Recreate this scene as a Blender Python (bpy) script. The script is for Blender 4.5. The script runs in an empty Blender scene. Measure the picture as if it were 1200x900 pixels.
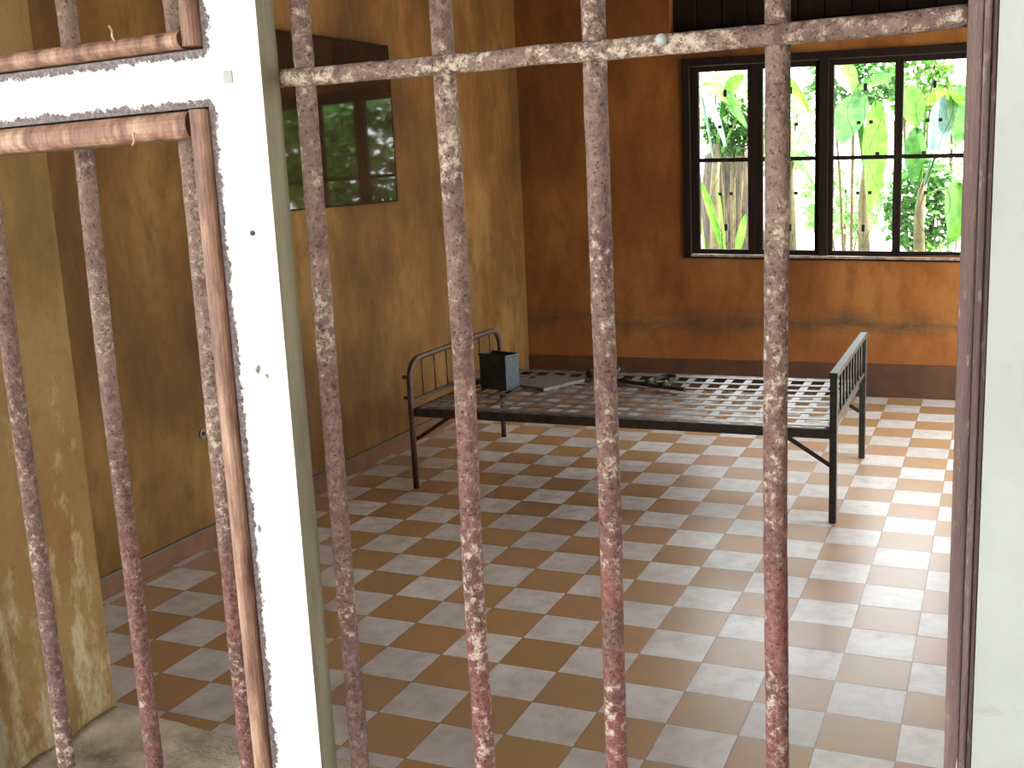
import bpy, bmesh, math, random
from mathutils import Vector, Matrix, noise, Euler
C = bpy.context.scene.collection
SC = bpy.context.scene
PI = math.pi
random.seed(7)

# ------------------------------------------------------------------ camera
cam_d = bpy.data.cameras.new('camera'); cam = bpy.data.objects.new('camera', cam_d); C.objects.link(cam)
cam_d.sensor_fit = 'HORIZONTAL'; cam_d.sensor_width = 36.0
cam_d.lens = 1288.78 / 1200 * 36.0
cam_d.clip_start = 0.05; cam_d.clip_end = 200
yaw, pit, rol = math.radians(-24.10), math.radians(-11.12), math.radians(-2.69)
CAM = Vector((1.7946, -2.9090, 1.5255))
fwd = Vector((math.sin(yaw) * math.cos(pit), math.cos(yaw) * math.cos(pit), math.sin(pit)))
rgt = Vector((math.cos(yaw), -math.sin(yaw), 0)); up = rgt.cross(fwd)
r2 = math.cos(rol) * rgt + math.sin(rol) * up; u2 = -math.sin(rol) * rgt + math.cos(rol) * up
M = Matrix.Identity(4)
for i in range(3):
    M[i][0] = r2[i]; M[i][1] = u2[i]; M[i][2] = -fwd[i]; M[i][3] = CAM[i]
cam.matrix_world = M
SC.camera = cam

# ------------------------------------------------------------------ light
w = bpy.data.worlds.new('sky'); SC.world = w; w.use_nodes = True
bg = w.node_tree.nodes['Background']; bg.inputs[0].default_value = (0.90, 0.96, 1.0, 1); bg.inputs[1].default_value = 1.0
sun_d = bpy.data.lights.new('sun', 'SUN'); sun_d.energy = 4.6; sun_d.angle = math.radians(3); sun_d.color = (1, 0.95, 0.85)
sun = bpy.data.objects.new('sun', sun_d); C.objects.link(sun)
sd = Vector((0.45, 0.16, 0.95)).normalized()          # direction towards the sun
sun.rotation_euler = sd.to_track_quat('Z', 'Y').to_euler()
SC.view_settings.view_transform = 'Standard'; SC.view_settings.look = 'None'
SC.view_settings.gamma = 1.0; SC.view_settings.use_curve_mapping = False
SC.view_settings.exposure = 3.27

# ------------------------------------------------------------------ room constants (metres)
XL, XR, YF, YB, ZC = -1.25, 2.95, -1.95, 4.22, 3.15
YOUT = -2.15                       # outer face of the front wall

# ------------------------------------------------------------------ materials
def srgb(r, g, b):
    f = lambda c: (c / 255 / 12.92) if c <= 10 else ((c / 255 + 0.055) / 1.055) ** 2.4
    return (f(r), f(g), f(b), 1)

class NT:
    def __init__(s, name):
        s.m = bpy.data.materials.new(name); s.m.use_nodes = True
        s.t = s.m.node_tree; s.n = s.t.nodes; s.b = s.n['Principled BSDF']; s.out = s.n['Material Output']
        s.tc = s.n.new('ShaderNodeTexCoord')
    def link(s, a, b): s.t.links.new(a, b)
    def noise(s, scale, detail=4, rough=0.55, vec=None, stretch=None, dist=0.0):
        x = s.n.new('ShaderNodeTexNoise'); x.inputs['Scale'].default_value = scale
        x.inputs['Detail'].default_value = detail; x.inputs['Roughness'].default_value = rough
        x.inputs['Distortion'].default_value = dist
        v = vec or s.tc.outputs['Object']
        if stretch:
            mp = s.n.new('ShaderNodeMapping'); mp.inputs['Scale'].default_value = stretch; s.link(v, mp.inputs[0]); v = mp.outputs[0]
        s.link(v, x.inputs['Vector']); return x.outputs['Fac']
    def math(s, op, a, b=None, c=None):
        x = s.n.new('ShaderNodeMath'); x.operation = op
        for i, v in enumerate((a, b, c)):
            if v is None: continue
            if isinstance(v, (int, float)): x.inputs[i].default_value = v
            else: s.link(v, x.inputs[i])
        return x.outputs[0]
    def ramp(s, fac, stops):
        x = s.n.new('ShaderNodeValToRGB'); s.link(fac, x.inputs[0])
        e = x.color_ramp.elements
        while len(e) < len(stops): e.new(0.5)
        for i, (p, c) in enumerate(stops): e[i].position = p; e[i].color = c
        return x.outputs[0]
    def step(s, fac, lo, hi): return s.ramp(fac, [(lo, (0, 0, 0, 1)), (hi, (1, 1, 1, 1))])
    def mix(s, fac, a, b, mode='MIX'):
        x = s.n.new('ShaderNodeMix'); x.data_type = 'RGBA'; x.blend_type = mode
        for sock, v in ((x.inputs[0], fac), (x.inputs[6], a), (x.inputs[7], b)):
            if isinstance(v, (int, float)): sock.default_value = v
            elif isinstance(v, tuple): sock.default_value = v
            else: s.link(v, sock)
        return x.outputs[2]
    def bump(s, h, strength=0.3, dist=0.002):
        x = s.n.new('ShaderNodeBump'); x.inputs['Strength'].default_value = strength; x.inputs['Distance'].default_value = dist
        s.link(h, x.inputs['Height']); s.link(x.outputs[0], s.b.inputs['Normal'])
    def sep(s, vec=None):
        x = s.n.new('ShaderNodeSeparateXYZ'); s.link(vec or s.tc.outputs['Object'], x.inputs[0]); return x.outputs
    def done(s, col, rough=0.6, metal=0.0, spec=None):
        if isinstance(col, tuple): s.b.inputs['Base Color'].default_value = col
        else: s.link(col, s.b.inputs['Base Color'])
        if isinstance(rough, (int, float)): s.b.inputs['Roughness'].default_value = rough
        else: s.link(rough, s.b.inputs['Roughness'])
        s.b.inputs['Metallic'].default_value = metal
        if spec is not None: s.b.inputs['Specular IOR Level'].default_value = spec
        return s.m

def mat_plaster(name, c1, c2, c3, stain=False, scale=1.6):
    k = NT(name)
    a = k.noise(scale, 6, 0.6, stretch=(1, 1, 0.55)); b = k.noise(9, 5, 0.65, stretch=(1, 1, 0.5)); f = k.noise(60, 3, 0.6)
    col = k.ramp(a, [(0.36, tuple(x * 0.85 for x in c1[:3]) + (1,)), (0.5, c2), (0.64, tuple(x * 1.12 for x in c3[:3]) + (1,))])
    col = k.mix(k.step(b, 0.50, 0.75), col, tuple(x * 0.72 for x in c2[:3]) + (1,))
    col = k.mix(k.math('MULTIPLY', k.step(k.noise(17, 6, 0.7, stretch=(1, 1, 0.35)), 0.5, 0.8), 0.22), col, tuple(x * 1.5 for x in c3[:3]) + (1,))
    z = k.sep()[2]
    if stain:
        # old waterline: a ragged grey-green tide mark that keeps its height along the wall
        n = k.noise(2.2, 5, 0.6, stretch=(1, 1, 0.2)); n2 = k.noise(7, 5, 0.7, stretch=(0.5, 1, 2.0))
        h = k.math('ADD', z, k.math('MULTIPLY', n, 0.16))
        band = k.math('MULTIPLY', k.step(h, 0.465, 0.53), k.math('SUBTRACT', 1.0, k.step(h, 0.55, 0.64)))
        band = k.math('MULTIPLY', band, k.step(n2, 0.36, 0.62))
        col = k.mix(k.math('MULTIPLY', band, 0.85), col, srgb(62, 58, 44))
        low = k.math('SUBTRACT', 1.0, k.step(h, 0.30, 0.50))
        col = k.mix(k.math('MULTIPLY', low, 0.35), col, srgb(152, 88, 46))
    k.bump(k.math('ADD', b, k.math('MULTIPLY', f, 0.5)), 0.35, 0.006)
    return k.done(col, 0.82, spec=0.25)

WALL_L = mat_plaster('ochre_plaster', srgb(86, 58, 24), srgb(107, 74, 33), srgb(128, 96, 52))
WALL_B = mat_plaster('orange_ochre_plaster', srgb(102, 60, 25), srgb(122, 74, 31), srgb(132, 88, 43), stain=True)
k = NT('flaking_ochre_plaster')
a = k.noise(5, 6, 0.6, stretch=(1, 1, 0.6)); b = k.noise(22, 6, 0.7, stretch=(1, 1.2, 0.5)); f = k.noise(90, 4, 0.6)
z = k.sep()[2]
col = k.ramp(a, [(0.35, srgb(106, 82, 46)), (0.5, srgb(134, 108, 68)), (0.7, srgb(116, 86, 46))])
lowz = k.math('SUBTRACT', 1.0, k.step(z, 0.0, 1.0)); lowf = k.math('SUBTRACT', 1.22, z)
col = k.mix(k.step(k.math('ADD', b, k.math('MULTIPLY', lowf, 0.40)), 0.57, 0.72), col, srgb(164, 152, 120))
col = k.mix(k.math('MULTIPLY', k.step(f, 0.55, 0.7), 0.3), col, srgb(100, 72, 36))
k.bump(k.math('ADD', b, k.math('MULTIPLY', f, 0.5)), 0.6, 0.006)
REVEAL = k.done(col, 0.9, spec=0.2)

k = NT('white_plaster')
a = k.noise(6, 6, 0.6); b = k.noise(70, 4, 0.6); c = k.noise(14, 6, 0.75, dist=1.5)
col = k.ramp(a, [(0.3, srgb(148, 151, 147)), (0.7, srgb(164, 167, 163))])
col = k.mix(k.math('MULTIPLY', k.step(c, 0.62, 0.70), 0.35), col, srgb(124, 122, 110))
k.bump(k.math('ADD', a, k.math('MULTIPLY', b, 0.6)), 0.35, 0.004)
WHITE = k.done(col, 0.75, spec=0.3)

k = NT('chequer_floor_tile')
o = k.sep(); T = 0.2
ux = k.math('DIVIDE', o[0], T); uy = k.math('DIVIDE', o[1], T)
fx = k.math('FLOOR', ux); fy = k.math('FLOOR', uy)
par = k.math('PINGPONG', k.math('ADD', fx, fy), 1.0)          # 1 = pale tile
wn = k.n.new('ShaderNodeTexWhiteNoise'); wn.noise_dimensions = '2D'
cmb = k.n.new('ShaderNodeCombineXYZ'); k.link(fx, cmb.inputs[0]); k.link(fy, cmb.inputs[1]); k.link(cmb.outputs[0], wn.inputs['Vector'])
rnd = wn.outputs['Value']
big = k.noise(1.3, 5, 0.6); fine = k.noise(9, 3, 0.5)
pale = k.ramp(rnd, [(0.0, srgb(210, 205, 198)), (1.0, srgb(232, 227, 221))])
brn = k.ramp(rnd, [(0.0, srgb(172, 130, 80)), (0.5, srgb(184, 140, 86)), (1.0, srgb(186, 136, 92))])
col = k.mix(par, brn, pale)
col = k.mix(k.math('MULTIPLY', k.step(big, 0.4, 0.66), 0.38), col, srgb(160, 140, 116))
col = k.mix(k.math('MULTIPLY', k.step(k.noise(11, 6, 0.7), 0.42, 0.72), 0.5), col, srgb(146, 128, 106))
gx = k.math('ABSOLUTE', k.math('SUBTRACT', k.math('FRACT', ux), 0.5)); gy = k.math('ABSOLUTE', k.math('SUBTRACT', k.math('FRACT', uy), 0.5))
gm = k.math('MAXIMUM', k.math('MULTIPLY', gx, 1.0), gy)
gr = k.step(k.math('ADD', gm, k.math('MULTIPLY', fine, 0.012)), 0.4955, 0.503)
col = k.mix(k.math('MULTIPLY', gr, 0.65), col, srgb(96, 84, 70))
hgt = k.math('ADD', k.math('MULTIPLY', gr, -1.0), k.math('ADD', k.math('MULTIPLY', big, 1.2), k.math('MULTIPLY', rnd, 0.3)))
k.bump(hgt, 0.15, 0.004)
FLOOR = k.done(col, 0.33, spec=1.0)

k = NT('brown_base_paint')
a = k.noise(5, 5, 0.6); col = k.ramp(a, [(0.35, srgb(66, 42, 24)), (0.65, srgb(90, 56, 30))])
k.bump(k.noise(40), 0.3, 0.003)
BASE_B = k.done(col, 0.6)
k = NT('red_brown_base_tile')
a = k.noise(7, 5, 0.6); col = k.ramp(a, [(0.35, srgb(92, 58, 32)), (0.65, srgb(116, 76, 44))])
z = k.sep()[2]
col = k.mix(k.step(k.math('ADD', z, k.math('MULTIPLY', k.noise(25), 0.012)), 0.083, 0.087), col, srgb(84, 74, 60))
BASE_L = k.done(col, 0.45)
k = NT('dim_ceiling_paint'); CEIL = k.done(k.ramp(k.noise(2), [(0.3, srgb(76, 56, 36)), (0.7, srgb(88, 66, 44))]), 0.9)

def mat_rust(name, red, pale_amt, z0=1.30, zr=0.25):
    k = NT(name)
    a = k.noise(28, 6, 0.65, stretch=(1, 1, 0.6)); b = k.noise(120, 6, 0.75); d = k.noise(330, 3, 0.6); big = k.noise(9, 4, 0.6)
    z = k.sep(k.n.new('ShaderNodeNewGeometry').outputs['Position'])[2]
    t = k.math('DIVIDE', k.math('SUBTRACT', z, z0 - zr), 2 * zr)
    t = k.math('ADD', t, k.math('MULTIPLY', k.math('SUBTRACT', big, 0.5), 1.6))
    base = k.ramp(t, [(0.2, red), (0.55, srgb(116, 86, 80)), (0.9, srgb(126, 106, 96))])
    col = k.mix(k.step(a, 0.46, 0.66), base, srgb(90, 66, 62))
    col = k.mix(k.math('MULTIPLY', k.step(b, 0.44, 0.64), 0.55), col, srgb(160, 136, 124))
    fl = k.math('ADD', b, k.math('MULTIPLY', k.math('SUBTRACT', big, 0.5), 0.7))
    col = k.mix(k.math('MULTIPLY', k.step(fl, 0.60 - pale_amt, 0.72 - pale_amt), 0.85), col, srgb(204, 188, 170))
    col = k.mix(k.math('MULTIPLY', k.step(d, 0.56, 0.68), 0.8), col, srgb(44, 32, 30))
    k.bump(k.math('ADD', b, k.math('ADD', a, k.math('MULTIPLY', d, 0.5))), 1.0, 0.004)
    return k.done(col, 0.75, 0.0, 0.25)
RUST = mat_rust('flaking_red_oxide_iron', srgb(124, 74, 70), 0.04)
RUST_GREY = mat_rust('flaking_grey_brown_iron', srgb(110, 84, 78), 0.02)
RUST_PALE = mat_rust('pale_flaking_iron', srgb(132, 106, 98), 0.08)
RUST_DARK = mat_rust('red_brown_iron', srgb(112, 68, 64), 0.0, 1.25, 0.2)

def mat_paintwood():
    k = NT('worn_white_painted_wood')
    at = k.n.new('ShaderNodeAttribute'); at.attribute_name = 'edge'
    e = k.sep(at.outputs['Vector'])[0]
    n = k.noise(55, 6, 0.7); n2 = k.noise(220, 4, 0.7); g = k.noise(8, 5, 0.6, stretch=(4, 4, 0.4))
    col = k.ramp(g, [(0.3, srgb(200, 203, 199)), (0.7, srgb(220, 221, 218))])
    d = k.math('ADD', e, k.math('MULTIPLY', k.math('SUBTRACT', n, 0.5), 0.016))
    d = k.math('ADD', d, k.math('MULTIPLY', k.math('SUBTRACT', n2, 0.5), 0.007))
    worn = k.math('SUBTRACT', 1.0, k.step(k.math('MULTIPLY', d, 100.0), 0.55, 0.75))
    bare = k.ramp(n2, [(0.35, srgb(52, 44, 46)), (0.6, srgb(112, 98, 98)), (0.75, srgb(150, 128, 124))])
    col = k.mix(worn, col, bare)
    sp = k.noise(26, 3, 0.5)
    col = k.mix(k.math('MULTIPLY', k.step(sp, 0.70, 0.74), 0.6), col, srgb(150, 140, 130))
    k.bump(k.math('ADD', k.math('MULTIPLY', worn, -1.0), k.math('MULTIPLY', g, 0.6)), 0.4, 0.002)
    return k.done(col, 0.55, spec=0.4)
PAINT = mat_paintwood()
k = NT('shaded_cream_wood'); PAINT_SIDE = k.done(k.ramp(k.noise(40, 5, 0.6, stretch=(1, 1, 0.12)), [(0.3, srgb(98, 93, 73)), (0.7, srgb(136, 129, 105))]), 0.7)  # side faces of the white timber, their shade put into the colour
k = NT('salmon_brown_wood')
a = k.noise(70, 6, 0.7, stretch=(1, 1, 0.15)); b = k.noise(200, 4, 0.6)
col = k.ramp(a, [(0.34, srgb(78, 48, 36)), (0.52, srgb(132, 96, 78)), (0.7, srgb(174, 146, 122))])
k.bump(a, 0.4, 0.002); BEAD = k.done(col, 0.6)
k = NT('weathered_brown_wood')
a = k.noise(30, 6, 0.7, stretch=(3, 3, 0.12)); b = k.noise(160, 4, 0.7, stretch=(1, 1, 0.3))
col = k.ramp(a, [(0.3, srgb(66, 48, 46)), (0.55, srgb(92, 72, 68)), (0.75, srgb(116, 96, 90))])
col = k.mix(k.math('MULTIPLY', k.step(b, 0.58, 0.7), 0.6), col, srgb(146, 132, 122))
k.bump(k.math('ADD', a, b), 0.7, 0.003); BROWNWOOD = k.done(col, 0.75)
k = NT('rough_concrete')
a = k.noise(14, 6, 0.65); b = k.noise(120, 5, 0.7)
col = k.ramp(a, [(0.3, srgb(144, 128, 108)), (0.55, srgb(196, 180, 158)), (0.75, srgb(226, 214, 196))])
col = k.mix(k.math('MULTIPLY', k.step(b, 0.55, 0.7), 0.5), col, srgb(206, 196, 176))
k.bump(k.math('ADD', a, b), 0.9, 0.006); CONC = k.done(col, 0.92, spec=0.2)
k = NT('pale_mortar'); k.bump(k.noise(80, 5), 0.9, 0.006); MORTAR = k.done(k.ramp(k.noise(70, 5), [(0.3, srgb(168, 140, 110)), (0.65, srgb(224, 208, 184))]), 0.95, spec=0.2)
k = NT('black_window_wood'); k.bump(k.noise(40), 0.3, 0.002)
DARKWOOD = k.done(k.ramp(k.noise(14, 4, 0.6, stretch=(2, 2, 0.3)), [(0.3, srgb(20, 13, 11)), (0.7, srgb(36, 24, 19))]), 0.8, spec=0.15)
k = NT('dusty_grey_wood'); DUSTWOOD = k.done(k.ramp(k.noise(30), [(0.3, srgb(90, 78, 68)), (0.7, srgb(150, 140, 128))]), 0.8)
k = NT('black_iron'); BLACKIRON = k.done(srgb(24, 24, 24), 0.6, 0.2)
k = NT('dark_bed_iron'); a = k.noise(30, 5, 0.6)
BEDIRON = k.done(k.ramp(a, [(0.3, srgb(40, 40, 36)), (0.7, srgb(70, 66, 60))]), 0.5, 0.35)
k = NT('brown_bed_iron'); a = k.noise(30, 5, 0.6)
BEDBROWN = k.done(k.ramp(a, [(0.3, srgb(62, 44, 36)), (0.7, srgb(96, 72, 60))]), 0.5, 0.3)
k = NT('bed_rail_iron'); a = k.noise(30, 5, 0.6)
BEDRAIL = k.done(k.ramp(a, [(0.3, srgb(48, 45, 44)), (0.7, srgb(78, 72, 68))]), 0.5, 0.3)
k = NT('grey_strap_steel'); a = k.noise(18, 6, 0.6)
STRAP = k.done(k.ramp(a, [(0.3, srgb(104, 95, 88)), (0.7, srgb(148, 140, 134))]), 0.42, 0.55)
k = NT('blue_black_box_paint'); a = k.noise(20, 5, 0.6)
BOXM = k.done(k.ramp(a, [(0.3, srgb(40, 50, 54)), (0.7, srgb(64, 76, 80))]), 0.5, 0.2)
k = NT('worn_sheet_steel'); a = k.noise(30, 5, 0.6)
SHEET = k.done(k.mix(k.math('MULTIPLY', k.step(k.noise(12, 4), 0.62, 0.7), 0.7), k.ramp(a, [(0.3, srgb(92, 86, 80)), (0.7, srgb(128, 120, 114))]), srgb(96, 60, 52)), 0.5, 0.3)
k = NT('rusty_shackle_iron'); a = k.noise(40, 5, 0.6)
SHACK = k.done(k.ramp(a, [(0.3, srgb(30, 28, 24)), (0.7, srgb(62, 60, 44))]), 0.6, 0.3)
k = NT('dark_photo_under_glass'); a = k.noise(3, 4, 0.6)
PANEL = k.done(k.ramp(a, [(0.3, srgb(34, 24, 16)), (0.7, srgb(60, 42, 26))]), 0.035, spec=0.6)

def mat_leaf(name, c1, c2, tr=0.5):
    k = NT(name)
    a = k.noise(12, 4, 0.6); b = k.noise(55, 3, 0.5, stretch=(1, 1, 1))
    col = k.mix(k.math('MULTIPLY', k.step(b, 0.45, 0.6), 0.35), k.ramp(a, [(0.35, c1), (0.65, c2)]), c1)
    k.done(col, 0.45, spec=0.4)
    t = k.n.new('ShaderNodeBsdfTranslucent'); k.link(col, t.inputs[0])
    mx = k.n.new('ShaderNodeMixShader'); mx.inputs[0].default_value = tr
    k.link(k.b.outputs[0], mx.inputs[1]); k.link(t.outputs[0], mx.inputs[2]); k.link(mx.outputs[0], k.out.inputs[0])
    return k.m
LEAF_Y = mat_leaf('yellow_green_leaf', srgb(64, 112, 28), srgb(94, 142, 50), 0.5)
LEAF_G = mat_leaf('mid_green_leaf', srgb(44, 92, 38), srgb(84, 132, 60), 0.4)
LEAF_B = mat_leaf('blue_green_leaf', srgb(84, 116, 108), srgb(118, 142, 138), 0.3)
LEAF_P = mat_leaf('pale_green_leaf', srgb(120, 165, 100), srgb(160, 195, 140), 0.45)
LEAF_D = mat_leaf('dark_green_leaf', srgb(30, 66, 24), srgb(62, 104, 40), 0.35)
k = NT('tree_bark'); a = k.noise(9, 6, 0.65, stretch=(2, 2, 0.5)); k.bump(a, 1.0, 0.03)
BARK = k.done(k.ramp(a, [(0.3, srgb(18, 14, 9)), (0.5, srgb(50, 40, 27)), (0.7, srgb(84, 72, 52))]), 0.9)
k = NT('dry_stem'); STEM = k.done(k.ramp(k.noise(14, 5), [(0.3, srgb(58, 52, 28)), (0.7, srgb(92, 84, 50))]), 0.8)
k = NT('pale_yard_paving'); a = k.noise(1.5, 6, 0.6)
YARD = k.done(k.ramp(a, [(0.3, srgb(150, 146, 134)), (0.7, srgb(176, 172, 162))]), 0.95)
k = NT('yard_grass'); GRASS = mat_leaf('grass_blade', srgb(84, 130, 50), srgb(130, 170, 76), 0.4)

# ------------------------------------------------------------------ mesh helpers
def obj(name, bm, m, parent=None, smooth=False, bevel=0.0):
    me = bpy.data.meshes.new(name)
    bm.normal_update(); bm.to_mesh(me); bm.free()
    for x in (m if isinstance(m, (list, tuple)) else [m]): me.materials.append(x)
    if smooth:
        for p in me.polygons: p.use_smooth = True
    o = bpy.data.objects.new(name, me); C.objects.link(o)
    if parent: o.parent = parent
    if bevel:
        b = o.modifiers.new('bevel', 'BEVEL'); b.width = bevel; b.segments = 2; b.limit_method = 'ANGLE'
    return o
def empty(name, loc=(0, 0, 0), rz=0):
    o = bpy.data.objects.new(name, None); C.objects.link(o); o.location = loc; o.rotation_euler = (0, 0, rz); o.empty_display_size = 0.1
    return o
def tag(o, label, cat, group=None, kind=None):
    o['label'] = label; o['category'] = cat
    if group: o['group'] = group
    if kind: o['kind'] = kind
    return o
def struct(o, label=None, cat=None):
    o['kind'] = 'structure'
    if label: o['label'] = label
    if cat: o['category'] = cat
    return o
def box(bm, x0, x1, y0, y1, z0, z1, zf=None, mi=0):
    zf = zf or (lambda x: 0)
    v = [bm.verts.new((x, y, z + zf(x))) for x in (x0, x1) for y in (y0, y1) for z in (z0, z1)]
    fs = []
    for q in ((0, 1, 3, 2), (4, 6, 7, 5), (0, 4, 5, 1), (2, 3, 7, 6), (0, 2, 6, 4), (1, 5, 7, 3)):
        f = bm.faces.new([v[i] for i in q]); f.material_index = mi; fs.append(f)
    return fs
def frame_of(d):
    d = Vector(d).normalized(); a = Vector((0, 0, 1)) if abs(d.z) < 0.9 else Vector((1, 0, 0))
    u = d.cross(a).normalized(); return u, d.cross(u).normalized()
def tube(bm, pts, r, seg=12, caps=True, rfun=None):
    pts = [Vector(p) for p in pts]; rings = []; u = None
    for i, p in enumerate(pts):
        d = (pts[min(i + 1, len(pts) - 1)] - pts[max(i - 1, 0)]).normalized()
        if u is None: u, v = frame_of(d)
        else:
            u = (u - d * u.dot(d)).normalized(); v = d.cross(u).normalized()
        ring = []
        for kx in range(seg):
            a = 2 * PI * kx / seg; rr = r if rfun is None else rfun(i, a, r)
            ring.append(bm.verts.new(p + (u * math.cos(a) + v * math.sin(a)) * rr))
        rings.append(ring)
    for A, B in zip(rings, rings[1:]):
        for kx in range(seg): bm.faces.new((A[kx], A[(kx + 1) % seg], B[(kx + 1) % seg], B[kx]))
    if caps:
        bm.faces.new(rings[0][::-1]); bm.faces.new(rings[-1])
def bar_box(bm, p0, p1, wd, ht):
    # square bar between two points, ht measured towards world up
    p0, p1 = Vector(p0), Vector(p1); d = (p1 - p0).normalized()
    a = Vector((0, 0, 1)) if abs(d.z) < 0.95 else Vector((0, 1, 0))
    s = d.cross(a).normalized(); t = s.cross(d).normalized()
    v = [bm.verts.new(p + s * sx * wd / 2 + t * st * ht / 2) for p in (p0, p1) for sx in (-1, 1) for st in (-1, 1)]
    for q in ((0, 1, 3, 2), (4, 6, 7, 5), (0, 4, 5, 1), (2, 3, 7, 6), (0, 2, 6, 4), (1, 5, 7, 3)): bm.faces.new([v[i] for i in q])
def NB(): return bmesh.new()
def wall_y(bm, y0, y1, x0, x1, z0, z1, holes, facemat=None):
    """wall slab parallel to x with rectangular openings (x0,x1,z0,z1)"""
    xs = sorted({x0, x1, *[h[0] for h in holes], *[h[1] for h in holes]}); zs = sorted({z0, z1, *[h[2] for h in holes], *[h[3] for h in holes]})
    cells = {}
    for i in range(len(xs) - 1):
        for j in range(len(zs) - 1):
            cx, cz = (xs[i] + xs[i + 1]) / 2, (zs[j] + zs[j + 1]) / 2
            cells[i, j] = not any(h[0] < cx < h[1] and h[2] < cz < h[3] for h in holes)
    vs = {}
    def V(x, y, z):
        if (x, y, z) not in vs: vs[x, y, z] = bm.verts.new((x, y, z))
        return vs[x, y, z]
    def F(pts, mi):
        f = bm.faces.new([V(*p) for p in pts]); f.material_index = mi
    for (i, j), on in cells.items():
        if not on: continue
        a, b, c, d = xs[i], xs[i + 1], zs[j], zs[j + 1]
        F([(a, y0, c), (b, y0, c), (b, y0, d), (a, y0, d)], 0)
        F([(a, y1, c), (a, y1, d), (b, y1, d), (b, y1, c)], 1)
        if not cells.get((i - 1, j)): F([(a, y0, c), (a, y0, d), (a, y1, d), (a, y1, c)], 2)
        if not cells.get((i + 1, j)): F([(b, y0, c), (b, y1, c), (b, y1, d), (b, y0, d)], 2)
        if not cells.get((i, j - 1)): F([(a, y0, c), (a, y1, c), (b, y1, c), (b, y0, c)], 2)
        if not cells.get((i, j + 1)): F([(a, y0, d), (b, y0, d), (b, y1, d), (a, y1, d)], 2)

# ------------------------------------------------------------------ room shell
bm = NB(); box(bm, XL - 0.2, XR + 0.2, YOUT, YB + 0.2, -0.12, 0.0); struct(obj('floor', bm, FLOOR))
bm = NB(); box(bm, XL - 0.2, XR + 0.2, YOUT, YB + 0.2, ZC, ZC + 0.12); struct(obj('ceiling', bm, CEIL))
bm = NB(); box(bm, XL - 0.2, XL, YF, YB, 0, ZC); struct(obj('wall_left', bm, WALL_L))
# back wall: main window, boarded vent above it, unseen second window added for its light
WX0, WX1, WZ0, WZ1 = -0.075, 1.625, 0.885, 2.115
bm = NB(); wall_y(bm, YB, YB + 0.2, XL - 0.2, XR + 0.2, 0, ZC, [(WX0, WX1, WZ0, WZ1), (-0.18, 1.72, 2.32, 2.85), (2.1, 2.8, 0.9, 2.1)])
struct(obj('wall_back', bm, [WALL_B, WHITE, WALL_B]))
# right wall with unseen openings, sized for the light they let in
bm = NB(); wall_y(bm, -XR - 0.2, -XR, YF, YB, 0, ZC, [(-1.4, -0.2, 0.9, 2.3), (1.6, 4.15, 0.03, 2.3)])
o = obj('wall_right', bm, [WHITE, WALL_L, WALL_L])
for v in o.data.vertices: x, y, z_ = v.co; v.co = (-y, x, z_)
o.data.flip_normals(); struct(o)
# front wall: barred window opening, and a doorway out of frame on the right
OX0, OX1, OZ0, OZ1 = 0.800, 1.790, 0.855, 2.35
bm = NB(); wall_y(bm, YOUT, YF, XL - 0.2, XR + 0.2, 0, ZC, [(OX0, OX1, OZ0, OZ1), (2.05, 2.85, 0, 2.2)])
struct(obj('wall_front', bm, [WHITE, WALL_L, REVEAL]))
bm = NB(); box(bm, XL, XR, YB - 0.012, YB, 0, 0.212); struct(obj('baseboard_back', bm, BASE_B, bevel=0.004))
bm = NB(); box(bm, XL, XL + 0.014, YF, YB - 0.012, 0, 0.088); struct(obj('baseboard_left', bm, BASE_L, bevel=0.003))

# veranda out of view, added to cut the daylight on the front window
bm = NB(); box(bm, -8, 10, -5.6, YOUT, 2.6, 2.72); struct(obj('added_shade_roof', bm, CEIL))
bm = NB(); box(bm, 2.95, 3.15, -5.6, YOUT - 0.001, -0.02, 2.6); struct(obj('added_shade_wall', bm, WALL_L))  # unseen wall added to block daylight from the right
for x in (-3.2, 0.2, 3.6, 7.0):
    bm = NB(); box(bm, x - 0.15, x + 0.15, -5.55, -5.25, -0.02, 2.6); struct(obj('shade_roof_post', bm, WHITE))
# boarded vent above the back window
vent = empty('window_2', (0.77, YB + 0.1, 2.32)); struct(vent)
bm = NB()
for i in range(12):
    x0 = -0.95 + i * 1.9 / 12
    box(bm, x0 + 0.004, x0 + 1.9 / 12 - 0.004, -0.012, 0.012, 0.02, 0.51)
obj('board_panel', bm, DARKWOOD, vent, bevel=0.003)
bm = NB(); box(bm, -0.95, 0.95, 0.014, 0.03, 0, 0.53); obj('backing', bm, DARKWOOD, vent)

# ------------------------------------------------------------------ back window (slightly out of level)
win = empty('window_1', (0, YB, 0)); struct(win)
tilt = lambda x: -0.026 * (x - 0.75)
GL = [(0.0, 0.313), (0.408, 0.729), (0.840, 1.193), (1.241, 1.585)]
ZB, ZT, ZM0, ZM1 = 0.925, 2.048, 1.478, 1.512
bm = NB()
box(bm, -0.10, -0.052, -0.02, 0.11, 0.866, 2.13, tilt); box(bm, 1.632, 1.68, -0.02, 0.11, 0.866, 2.13, tilt)
box(bm, -0.052, 1.632, -0.02, 0.11, 2.085, 2.13, tilt); box(bm, -0.052, 1.632, -0.02, 0.11, 0.866, 0.893, tilt)
obj('frame', bm, DARKWOOD, win, bevel=0.004)
bm = NB(); box(bm, 0.757, 0.812, -0.01, 0.11, 0.893, 2.085, tilt); obj('mullion', bm, DARKWOOD, win, bevel=0.004)
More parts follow.
